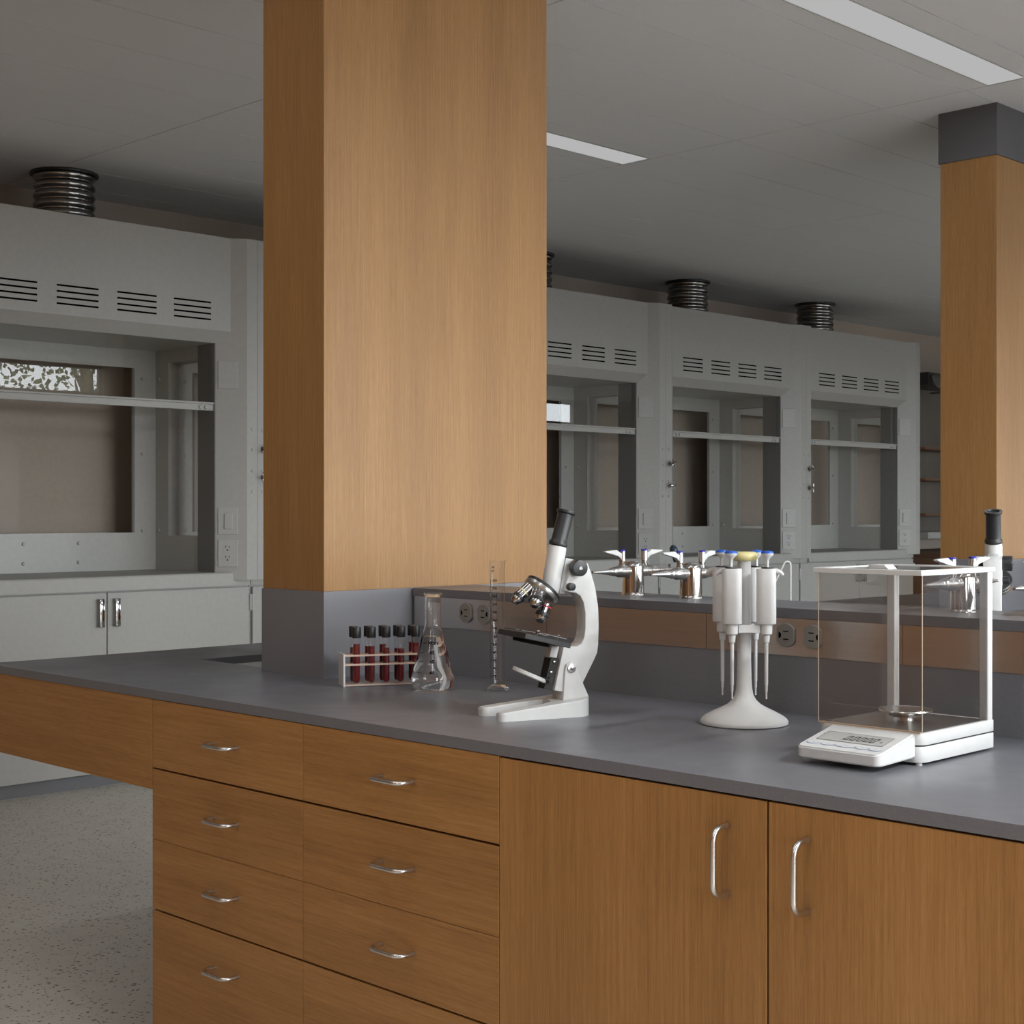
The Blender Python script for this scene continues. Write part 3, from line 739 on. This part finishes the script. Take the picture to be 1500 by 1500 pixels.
# ------------------------------------------------------------------ pipette stand
px0, py0 = -1.849, 2.527
t = thing('pipette_stand', 'white round-footed pipette carousel with pale yellow top cap', 'pipette stand', (px0, py0, ZB), 0)
pr = [(0, 0), (.0860, 0), (.0895, .002), (.0902, .006), (.0880, .0105), (.0800, .0170), (.0660, .0245), (.0500, .0320), (.0350, .0400), (.0250, .0490), (.0190, .0600), (.0163, .0740), (.0152, .0950), (.0142, .1300), (.0138, .338), (0, .338)]
MB().lathe(pr, n=56).build('stand_body', M['whitep'], t, 50)
pr = [(0, .336), (.0200, .336), (.0255, .3385), (.0283, .3430), (.0285, .3480), (.0262, .3525), (.0215, .3550), (0, .3555)]
MB().lathe(pr, n=40).build('top_cap', M['yellow'], t, 50)
VA = math.atan2(-py0, -px0)      # toward camera
Rv = V((.7071, .7071, 0)); Fv = V((-.7071, .7071, 0))
slots = [(-.030, -.034), (.040, -.034), (-.040, .034), (.029, .034)]
b = MB()
for k in range(2):
    pass
cs = [Rv * a + Fv * c for a, c in slots]
ring = [cs[0], cs[1], cs[3], cs[2]]
for i in range(4):
    a, c = ring[i], ring[(i + 1) % 4]; d = (c - a).normalized(); nn = V((-d.y, d.x, 0))
    a2, c2 = a + d * .013, c - d * .013
    b.prism([a2 + nn * .004 + V((0, 0, .190)), c2 + nn * .004 + V((0, 0, .190)), c2 - nn * .004 + V((0, 0, .190)), a2 - nn * .004 + V((0, 0, .190))], (0, 0, .016), bev=.001, seg=1)
for c in cs:
    d = c.normalized(); nn = V((-d.y, d.x, 0)) * .005; a2 = d * .012; c2 = c - d * .012
    b.prism([a2 + nn + V((0, 0, .193)), c2 + nn + V((0, 0, .193)), c2 - nn + V((0, 0, .193)), a2 - nn + V((0, 0, .193))], (0, 0, .012), bev=.001, seg=1)
b.build('holder_ring', M['whitep'], t, 30)
def make_pipette(label, loc, rz):
    """local +x points outward from the stand"""
    t = thing('micropipette', label, 'pipette', loc, rz, 'micropipettes hanging on the carousel')
    pts = []
    for k in range(40):
        a = 2 * pi * k / 40; ex = .020; ey = .0158
        c_, s_ = cos(a), sin(a)
        pts.append((ex * abs(c_) ** .7 * (1 if c_ >= 0 else -1), ey * abs(s_) ** .7 * (1 if s_ >= 0 else -1), .2085))
    MB().prism(pts, (0, 0, .113), bev=.0015).build('body', M['whitep'], t, 40)
    # hook
    b = MB(); b.tube([(.012, 0, .316), (.021, 0, .3165), (.029, 0, .3135), (.034, 0, .308)], [.006, .0055, .0045, .0030], 12); b.build('finger_hook', M['whitep'], t)
    MB().cyl((.002, 0, .3215), (.002, 0, .3245), .0125, n=24, bev=.0008).build('collar', M['black'], t)
    pl = MB().lathe([(0, .324), (.0034, .324), (.0030, .338), (.0050, .3420), (.0105, .3475), (.0130, .3510), (.0130, .3530), (0, .3530)], (.002, 0, 0), n=24).build('plunger', M['whitep'], t, 50)
    MB().lathe([(0, .3525), (.0131, .3525), (.0131, .3545), (.0110, .3570), (.006, .3580), (0, .3583)], (.002, 0, 0), n=24).build('button', M['blue'], pl, 60)
    MB().lathe([(0, .2095), (.0125, .2095), (.0118, .188), (.0075, .185), (.0062, .171), (.0040, .169), (.0036, .085), (.0028, .083), (.0027, .071), (.0018, .069), (.0017, .055), (0, .055)], n=20).build('tip_cone', M['whitep'], t)
    return t
names = ['front left micropipette with blue button on the white carousel', 'front right micropipette with blue button on the white carousel',
         'back left micropipette with blue button on the white carousel', 'back right micropipette with blue button on the white carousel']
for i, c in enumerate(cs):
    ang = {0: radians(225 - 15), 1: radians(45 - 12), 2: radians(225 - 25), 3: radians(45 + 20)}[i]
    make_pipette(names[i], (px0 + c.x, py0 + c.y, ZB), ang)

# ------------------------------------------------------------------ analytical balance
bx0, bx1, by0, by1 = -1.531, -1.320, 2.313, 2.572
ox, oy = -1.4255, 2.44
t = thing('analytical_balance', 'white analytical balance with glass draft shield and display reading zero', 'balance', (ox, oy, ZB), 0)
X0, X1, Y0, Y1 = bx0 - ox, bx1 - ox, by0 - oy, by1 - oy
def rrect(x0, x1, y0, y1, rf, z, n=6, rb=.003):
    pts = []
    for cx, cy, r, a in ((x1 - rf, y0 + rf, rf, -pi / 2), (x1 - rb, y1 - rb, rb, 0), (x0 + rb, y1 - rb, rb, pi / 2), (x0 + rf, y0 + rf, rf, pi)):
        pts += [(cx + r * cos(a + pi / 2 * i / n), cy + r * sin(a + pi / 2 * i / n), z) for i in range(n + 1)]
    return pts
MB().prism(rrect(X0, X1, Y0, Y1, .022, .005), (0, 0, .0275), bev=.0012).build('lower_housing', M['whitep'], t, 40)
MB().prism(rrect(X0 + .002, X1 - .002, Y0 + .002, Y1 - .002, .022, .0325), (0, 0, .0025)).build('groove', M['ink_gr'], t, 40)
MB().prism(rrect(X0, X1, Y0, Y1, .022, .035), (0, 0, .021), bev=.0012).build('upper_housing', M['whitep'], t, 40)
for sx, sy in ((X0 + .025, Y0 + .02), (X1 - .012, Y0 + .012), (X0 + .025, Y1 - .02), (X1 - .02, Y1 - .02)):
    MB().cyl((sx, sy, 0), (sx, sy, .006), .006, n=14).build('foot', M['plate'], t)
MB().box(X0 + .006, X1 - .006, Y0 + .008, Y1 - .02, .056, .0575).build('chamber_floor', M['steel'], t, 0)
# posts and frames
for sx in (X0 + .001, X1 - .018): MB().box(sx, sx + .017, Y1 - .022, Y1 - .004, .056, .328, bev=.001, seg=1).build('post', M['whitep'], t, 0)
b = MB(); T0, T1 = .327, .3365; o_ = .007
b.box(X0 - o_, X1 + .001, Y0 - o_ + .005, Y0 + .010, T0, T1, bev=.001, seg=1).box(X0 - o_, X1 + .001, Y1 - .012, Y1 + .004, T0, T1, bev=.001, seg=1).box(X0 - o_, X0 + .010, Y0 + .0095, Y1 - .0115, T0, T1, bev=.001, seg=1).box(X1 - .011, X1 + .001, Y0 + .0095, Y1 - .0115, T0, T1, bev=.001, seg=1)
b.build('top_frame', M['whitep'], t, 0)
MB().box(X0 + .009, X1 - .010, Y0 + .009, Y1 - .011, T0 + .002, T1 - .0015).build('top_lid', M['pane_bal'], t, 0)
MB().prism([(-.024, Y0 + .03, T1 - .001), (.024, Y0 + .03, T1 - .001), (.015, Y0 + .03, T1 + .007), (-.015, Y0 + .03, T1 + .007)], (0, .03, 0), bev=.0015).build('lid_handle', M['whitep'], t, 30)
G = M['pane_bal']; gz0, gz1 = .058, .327
f_ = Y0 + .003
MB().box(X0 + .002, X1 - .001, f_, f_ + .003, gz0, gz1).build('front_glass', G, t, 0)
MB().box(X1 - .004, X1 - .001, f_ + .0032, Y1 - .018, gz0, gz1).build('side_door', G, t, 0)
MB().box(X0 + .001, X0 + .004, f_ + .0032, Y1 - .018, gz0, gz1).build('side_door', G, t, 0)
MB().box(X0 + .018, X1 - .018, Y1 - .014, Y1 - .011, gz0, gz1).build('back_glass', G, t, 0)
# edge strips of the panes that catch light
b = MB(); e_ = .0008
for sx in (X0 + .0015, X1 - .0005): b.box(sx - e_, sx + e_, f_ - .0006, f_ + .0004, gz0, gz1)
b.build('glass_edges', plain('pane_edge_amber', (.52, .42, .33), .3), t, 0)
MB().box(X0 + .004, X1 - .004, f_ - .002, f_ + .0045, .056, .0585).build('door_track', plain('track_tan', (.42, .30, .2), .35), t, 0)
MB().lathe([(0, .058), (.016, .058), (.014, .064), (.030, .066), (.0315, .0675), (.030, .069), (.020, .070), (.020, .0745), (.047, .0750), (.0500, .0765), (.0490, .0785), (.044, .0775), (0, .0770)], (X0 + .108, Y0 + .125, 0), n=44).build('weighing_pan', M['steel_h'], t, 40)
# keypad wedge
kx0, kx1, ky0 = -1.500 - ox, -1.334 - ox, 2.199 - oy
ztop = lambda y: .030 + (y - ky0) * (.055 - .030) / (Y0 + .002 - ky0)
out_ = []
rr_ = .014
for cx, cy, a in ((kx1 - rr_, ky0 + rr_, -pi / 2),): out_ += [(cx + rr_ * cos(a + pi / 2 * i / 6), cy + rr_ * sin(a + pi / 2 * i / 6)) for i in range(7)]
out_ += [(kx1, Y0 + .002), (kx0, Y0 + .002)]
for cx, cy, a in ((kx0 + rr_, ky0 + rr_, pi),): out_ += [(cx + rr_ * cos(a + pi / 2 * i / 6), cy + rr_ * sin(a + pi / 2 * i / 6)) for i in range(7)]
b = MB(); bm = b.bm
lo = [bm.verts.new((x, y, .010 + (y - ky0) * .03)) for x, y in out_]; hi = [bm.verts.new((x, y, ztop(y))) for x, y in out_]
fs = [bm.faces.new(lo[::-1]), bm.faces.new(hi)] + [bm.faces.new((lo[i], lo[(i + 1) % len(out_)], hi[(i + 1) % len(out_)], hi[i])) for i in range(len(out_))]
bmesh.ops.recalc_face_normals(bm, faces=fs)
bmesh.ops.bevel(bm, geom=list(fs[0].edges) + list(fs[1].edges), offset=.0025, segments=3, affect='EDGES')
kp = b.build('keypad', M['whitep'], t, 50)
sl = (.055 - .030) / (Y0 + .002 - ky0)
def kf(xc, yc, h=.0006):
    return lambda x, y: (xc + x, yc + y * .97, ztop(yc + y * .97) + h)
kc = (kx0 + kx1) / 2
def kquad(b, x0, x1, y0, y1, h):
    b.quad((x0, y0, ztop(y0) + h), (x1, y0, ztop(y0) + h), (x1, y1, ztop(y1) + h), (x0, y1, ztop(y1) + h))
yk0, yk1 = ky0 + .040, ky0 + .082
b = MB(); kquad(b, kx0 + .016, kx1 - .018, yk0, yk1, .0004); dsp = b.build('display', M['lcd'], kp, 0)
b = MB(); w_ = .0007
for q_ in ((kx0 + .016, kx1 - .018, yk1 - w_, yk1), (kx0 + .016, kx1 - .018, yk0, yk0 + w_), (kx0 + .016, kx0 + .016 + w_, yk0, yk1), (kx1 - .018 - w_, kx1 - .018, yk0, yk1)): kquad(b, *q_, .0007)
# seven-segment style 0.0000 g
sx = kx0 + .062; yb = yk0 + .010; dh, dw, it = .0205, .0090, .0024
def seg7(b, x, segs):
    sh = .30
    def q4(xa, xb, ya, yb_):
        P_ = [(xa, ya), (xb, ya), (xb, yb_), (xa, yb_)]
        b.quad(*[(x + p0_ + p1_ * sh, yb + p1_, ztop(yb + p1_) + .0009) for p0_, p1_ in P_])
    if 'a' in segs: q4(.0012, dw - .0012, dh - it, dh)
    if 'd' in segs: q4(.0012, dw - .0012, 0, it)
    if 'g' in segs: q4(.0012, dw - .0012, dh / 2 - it / 2, dh / 2 + it / 2)
    if 'b' in segs: q4(dw - it, dw, dh / 2 + .0008, dh - .0008)
    if 'c' in segs: q4(dw - it, dw, .0008, dh / 2 - .0008)
    if 'f' in segs: q4(0, it, dh / 2 + .0008, dh - .0008)
    if 'e' in segs: q4(0, it, .0008, dh / 2 - .0008)
for i in range(5):
    seg7(b, sx + i * .0128 + (.0008 if i else 0), 'abcdef')
kquad(b, sx + .0100, sx + .0118, yb, yb + .0018, .0009)
b.text('g', .011, kf(kx1 - .030, yk0 + .016, .0009))
b.build('readout', M['ink_gr'], kp, 0)
b = MB()
for i, (fx_, w2) in enumerate(((.020, .012), (.050, .0135), (.085, .020), (.118, .0125), (.144, .0125))):
    cx = kx0 + fx_; cy = ky0 + .0265
    n = 20
    for k in range(n):
        a0, a1 = pi * 1.0 + pi * k / n, pi * 1.0 + pi * (k + 1) / n
        f0 = lambda a, e: (cx + (w2 - e) * max(-1, min(1, 1.15 * cos(a))), cy + (.0095 - e * 1.6) * sin(a))
        (xa, ya), (xb, yb2), (xc_, yc_), (xd, yd) = f0(a0, 0), f0(a1, 0), f0(a1, .0012), f0(a0, .0012)
        b.quad(*[(x, y, ztop(y) + .0005) for x, y in ((xa, ya), (xb, yb2), (xc_, yc_), (xd, yd))])
    b.text(('0', 'Cal', 'O/T', 'Set', 'On')[i] if False else '-' * (2 if i != 2 else 3), .006, kf(cx, cy + .0005, .0005))
b.build('key_outlines', M['ink_bl'], kp, 0)
# ------------------------------------------------------------------ gas taps
def make_tap(label, loc):
    t = thing('gas_tap', label, 'gas tap', loc, 0, 'double gas taps on the raised shelf')
    MB().lathe([(0, 0), (.0295, 0), (.0295, .003), (.0283, .0045), (.0278, .006), (.0262, .072), (.0250, .078), (.0215, .0835), (.014, .0860), (0, .0865)], n=40).build('tower', M['chrome'], t, 50)
    for s in (-1, 1):
        d = V((0, s, 0)); zc = .0605; c = V((0, s * .020, zc))
        pr = [(0, 0), (.0150, 0), (.0150, .018), (.0143, .019), (.0143, .021), (.0150, .022), (.0150, .036), (.0138, .040), (.0118, .046), (.0118, .056), (.0098, .060), (.0098, .068), (.0085, .070)]
        z_ = .070; r_ = .0085
        for k in range(7): pr += [(r_, z_), (r_ - .0018, z_ + .0070), (r_ - .0018, z_ + .0078)]; z_ += .0085; r_ -= .00075
        pr += [(.0032, z_ + .004), (0, z_ + .004)]
        v = MB().lathe(pr, c, d, 28).build('hose_barb', M['chrome_d'], t, 22)
        v2 = MB().lathe([(0, 0), (.0085, 0), (.0085, .012), (.0070, .0135), (.0070, .016), (.0083, .0175), (.0080, .042), (.0072, .0425), (0, .0425)], (0, s * .043, zc + .008), (0, 0, 1), 24).build('valve_stem', M['chrome'], t, 40)
        MB().lathe([(0, 0), (.0081, 0), (.0081, .0028), (.0070, .0038), (0, .0040)], (0, s * .043, zc + .0505), (0, 0, 1), 24).build('indicator_disc', M['blue_d'], v2)
        yb_, zb_ = s * .050, zc + .049
        pts = [(0, yb_, zb_ - .020), (0, yb_ + s * .012, zb_ - .011), (0, yb_ + s * .060, zb_ - .0005), (0, yb_ + s * .060, zb_ + .0025), (0, yb_ + s * .018, zb_ + .0045), (0, yb_ + s * .006, zb_ - .002), (0, yb_ - s * .001, zb_ - .004)]
        MB().prism([(p_[0] - .0055, p_[1], p_[2]) for p_ in pts], (.011, 0, 0), bev=.001).build('lever', M['whitep'], t, 30)
    return t
tap = make_tap('double chrome gas tap on the shelf just right of the microscope', (-2.46, 2.893, ZS))
dup(tap, (-2.272, 2.888, ZS), 0, 'double chrome gas tap on the shelf left of the pipette carousel')
dup(tap, (-1.553, 2.888, ZS), 0, 'double chrome gas tap on the shelf seen through the balance glass')
dup(tap, (-1.362, 2.888, ZS), 0, 'double chrome gas tap cut by the right edge of the picture')
# rear counter: bent white tube and dark bulb
b = MB()
Q = lambda a, z: V((-2.334, 3.40, z)) + Rv * a
path = [Q(0, ZB)] + [Q(0, 1.24)] + arc(Q(-.009, 1.252), Rv, V((0, 0, 1)), .009, 0, 2.5, 8) + [Q(-.052, 1.185), Q(-.056, 1.178)]
t = thing('gooseneck_spout', 'thin white bent spout on the far worktop right of the pipettes', 'spout', (-2.334, 3.40, ZB))
mtx = Matrix.Translation((2.334, -3.40, -ZB))
b.tube([mtx @ p_ for p_ in path], .0024, 10); b.build('tube', M['white'], t)
MB().lathe([(0, 0), (.016, 0), (.015, .004), (.006, .008), (.0035, .012)], n=20).build('mount', M['chrome'], t)
t = thing('rubber_bulb_stem', 'dark navy bulb on a slanting stem behind the second gas tap', 'bulb', (-2.62, 3.40, ZB))
MB().lathe([(0, 0), (.022, 0), (.022, .004), (.006, .010), (.004, .016), (0, .016)], n=20).build('stem_foot', M['chrome'], t)
MB().tube([(0, 0, .012), (-.012, 0, .14), (-.045, 0, .22), (-.098, 0, .285), (-.108, 0, .297)], .0045, 10).build('stem', M['chrome_d'], t)
MB().lathe([(0, -.008), (.0070, -.008), (.0078, .003), (.0110, .013), (.0125, .024), (.0112, .034), (.006, .041), (0, .043)], (-.111, 0, .300), (-.25, 0, 1), 24).build('bulb', M['navy'], t, 60)

# ------------------------------------------------------------------ far end: cabinet with glassware, timber unit, valves
t = thing('glass_cabinet', 'glass fronted wall cabinet with reddish shelves beyond the last fume hood', 'cabinet', (-7.55, 14.3, 0))
b = MB(); b.box(-.19, .2, -1.3, 1.3, 2.62, 2.74).build('top_rail', M['frame_d'], t, 0)
MB().box(-.19, -.17, -1.3, 1.3, 1.20, 2.62).build('back_panel', M['cab_back'], t, 0)
for z in (1.36, 1.70, 2.00): MB().box(-.17, .17, -1.3, 1.3, z, z + .02).build('shelf', M['shelf_w'], t, 0)
MB().box(-.19, .2, -1.3, 1.3, 1.14, 1.20).build('bottom_rail', M['plate'], t, 0)
MB().quad((.19, -1.3, 1.2), (.19, 1.3, 1.2), (.19, 1.3, 2.62), (.19, -1.3, 2.62)).build('door_pane', M['pane'], t, 0)
fl = thing('glass_jar', 'upright clear jar on the shelf of the far glass cabinet', 'jar', (-7.55, 13.85, 1.72), 0, 'clear jars in the far cabinet')
MB().lathe([(0, .002), (.07, .002), (.075, .01), (.075, .15), (.05, .18), (.05, .20), (.055, .205)], n=24).build('jar_body', M['tubeglass'], fl)
dup(fl, (-7.55, 13.88, 1.38), 0, 'upright clear jar on the lowest shelf of the far glass cabinet')
dup(fl, (-7.55, 13.78, 2.02), 0, 'upright clear jar on the top shelf of the far glass cabinet')
bo = MB().lathe([(0, 0), (.06, .005), (.12, .04), (.17, .10), (.19, .155), (.186, .155), (.166, .10), (.117, .045), (.06, .011), (0, .007)], n=32).build('glass_bowl', M['glass'], None, 60)
bo.location = (-7.14, 13.05, 2.545)
tag(bo, 'shallow clear glass bowl high up beside the second column', 'bowl')
sh = thing('bowl_bracket', 'slim bracket shelf under the glass bowl beside the second column', 'bracket', (-7.18, 13.05, 2.53))
MB().box(-.168, .12, -.012, .012, .0, .0145).build('arm', M['frame_d'], sh, 0)
t = thing('timber_side_unit', 'brown timber side unit beyond the last fume hood', 'side unit', (-7.0, 12.9, 0))
MB().box(-.7, .55, -.8, 1.6, 0, .985).build('carcass', M['card'], t, 0)
MB().box(-.7, .50, -.7, 1.6, .985, 1.025).build('top_board', M['card'], t, 0)
t = thing('valve_manifold', 'small chrome valve manifold on the timber side unit', 'valve', (-6.62, 12.75, 1.025))
b = MB(); b.cyl((0, -.15, .05), (0, .5, .05), .022, n=14)
for yy in (-.1, .12, .34): b.cyl((0, yy, 0), (0, yy, .09), .018, n=12).cyl((-.03, yy, .10), (.05, yy, .10), .022, n=12)
b.build('manifold_pipe', M['chrome'], t)

# ------------------------------------------------------------------ tree outside the windows (seen mirrored in the sash glass)
t = thing('garden_tree', 'leafy tree outside the clerestory windows, mirrored in the hood glass', 'tree', (6.0, 10.9, -.1))
b = MB(); b.tube([(0, 0, 0), (.05, .1, 1.5), (0, .2, 3.0), (.2, .1, 4.4)], [.16, .13, .10, .05], 10)
for k in range(9):
    a = random.uniform(0, 2 * pi); z = random.uniform(1.8, 3.4); L_ = random.uniform(1.2, 2.6)
    b.tube([(0, .15, z), (cos(a) * L_ * .5, .15 + sin(a) * L_ * .5, z + .4), (cos(a) * L_, .15 + sin(a) * L_, z + .9)], [.05, .035, .012], 6)
b.build('trunk', M['bark'], t)
b = MB()
for k in range(9000):
    a = random.uniform(0, 2 * pi); r_ = 3.2 * sqrt(random.random()); z = random.uniform(2.3, 6.)
    if (int(r_ * 3 + a * 2) * 7 + int(z * 4) * 13) % 5 < 2 : continue
    c = V((cos(a) * r_ * .45, sin(a) * r_, z)); u = V((random.gauss(0, 1), random.gauss(0, 1), random.gauss(0, 1))).normalized() * .045
    w = u.cross(V((random.gauss(0, 1), random.gauss(0, 1), random.gauss(0, 1)))).normalized() * .035
    b.quad(c - u, c + w, c + u, c - w)
o = b.build('foliage', M['leaf'], t, 0); o['kind'] = 'stuff'

# ------------------------------------------------------------------ light
w = bpy.data.worlds.new('sky'); sc.world = w; w.use_nodes = True
nt = w.node_tree; bg = nt.nodes['Background']
bg.inputs[0].default_value = (.90, .96, 1.0, 1); bg.inputs[1].default_value = 12.5
for i, q in enumerate(wins):
    l = bpy.data.lights.new('window_portal', 'AREA'); l.shape = 'RECTANGLE'; l.size = q[3] - q[2]; l.size_y = q[1] - q[0]
    l.cycles.is_portal = True
    o = bpy.data.objects.new('window_portal', l); C.objects.link(o)
    o.location = (XR + .16, (q[0] + q[1]) / 2, (q[2] + q[3]) / 2); o.rotation_euler = (0, radians(90), 0)

if True:
    for x, yy, pw in ((-4.94, 4.836, 4.), (-2.94, 4.836, 6.), (-.94, 4.836, 6.), (-2.94, .78, 8.), (-.94, .78, 11.), (1.06, .78, 5.), (1.06, -1.25, 4.), (-.94, -1.25, 16.), (1.3, 3.2, 225.), (-.94, 8.9, 6.)):  # seen fixtures, an inferred main lamp; the rest unseen fill added for brightness
        l = bpy.data.lights.new('ceiling_and_fill_lamp', 'AREA'); l.shape = 'RECTANGLE'; l.size = .16; l.size_y = 1.98; l.energy = pw; l.color = (.94, .98, 1)
        o = bpy.data.objects.new('ceiling_and_fill_lamp', l); C.objects.link(o); o.location = (x, yy, CEIL - .006)

# ------------------------------------------------------------------ camera
cd = bpy.data.cameras.new('camera'); cam = bpy.data.objects.new('camera', cd); C.objects.link(cam)
cam.location = (0, 0, EZ); cam.rotation_euler = (pi / 2, 0, radians(45)); cd.sensor_width = 36; cd.lens = 36 * 2195 / 1500
cd.clip_start = .05; cd.clip_end = 200
sc.camera = cam
sc.view_settings.view_transform = 'Standard'; sc.view_settings.look = 'None'; sc.view_settings.exposure = 0
cy = sc.cycles
cy.use_denoising = True
cy.max_bounces = 14; cy.transparent_max_bounces = 24; cy.transmission_bounces = 12; cy.diffuse_bounces = 5; cy.glossy_bounces = 6
cy.sample_clamp_indirect = 6; cy.caustics_refractive = True; cy.caustics_reflective = False
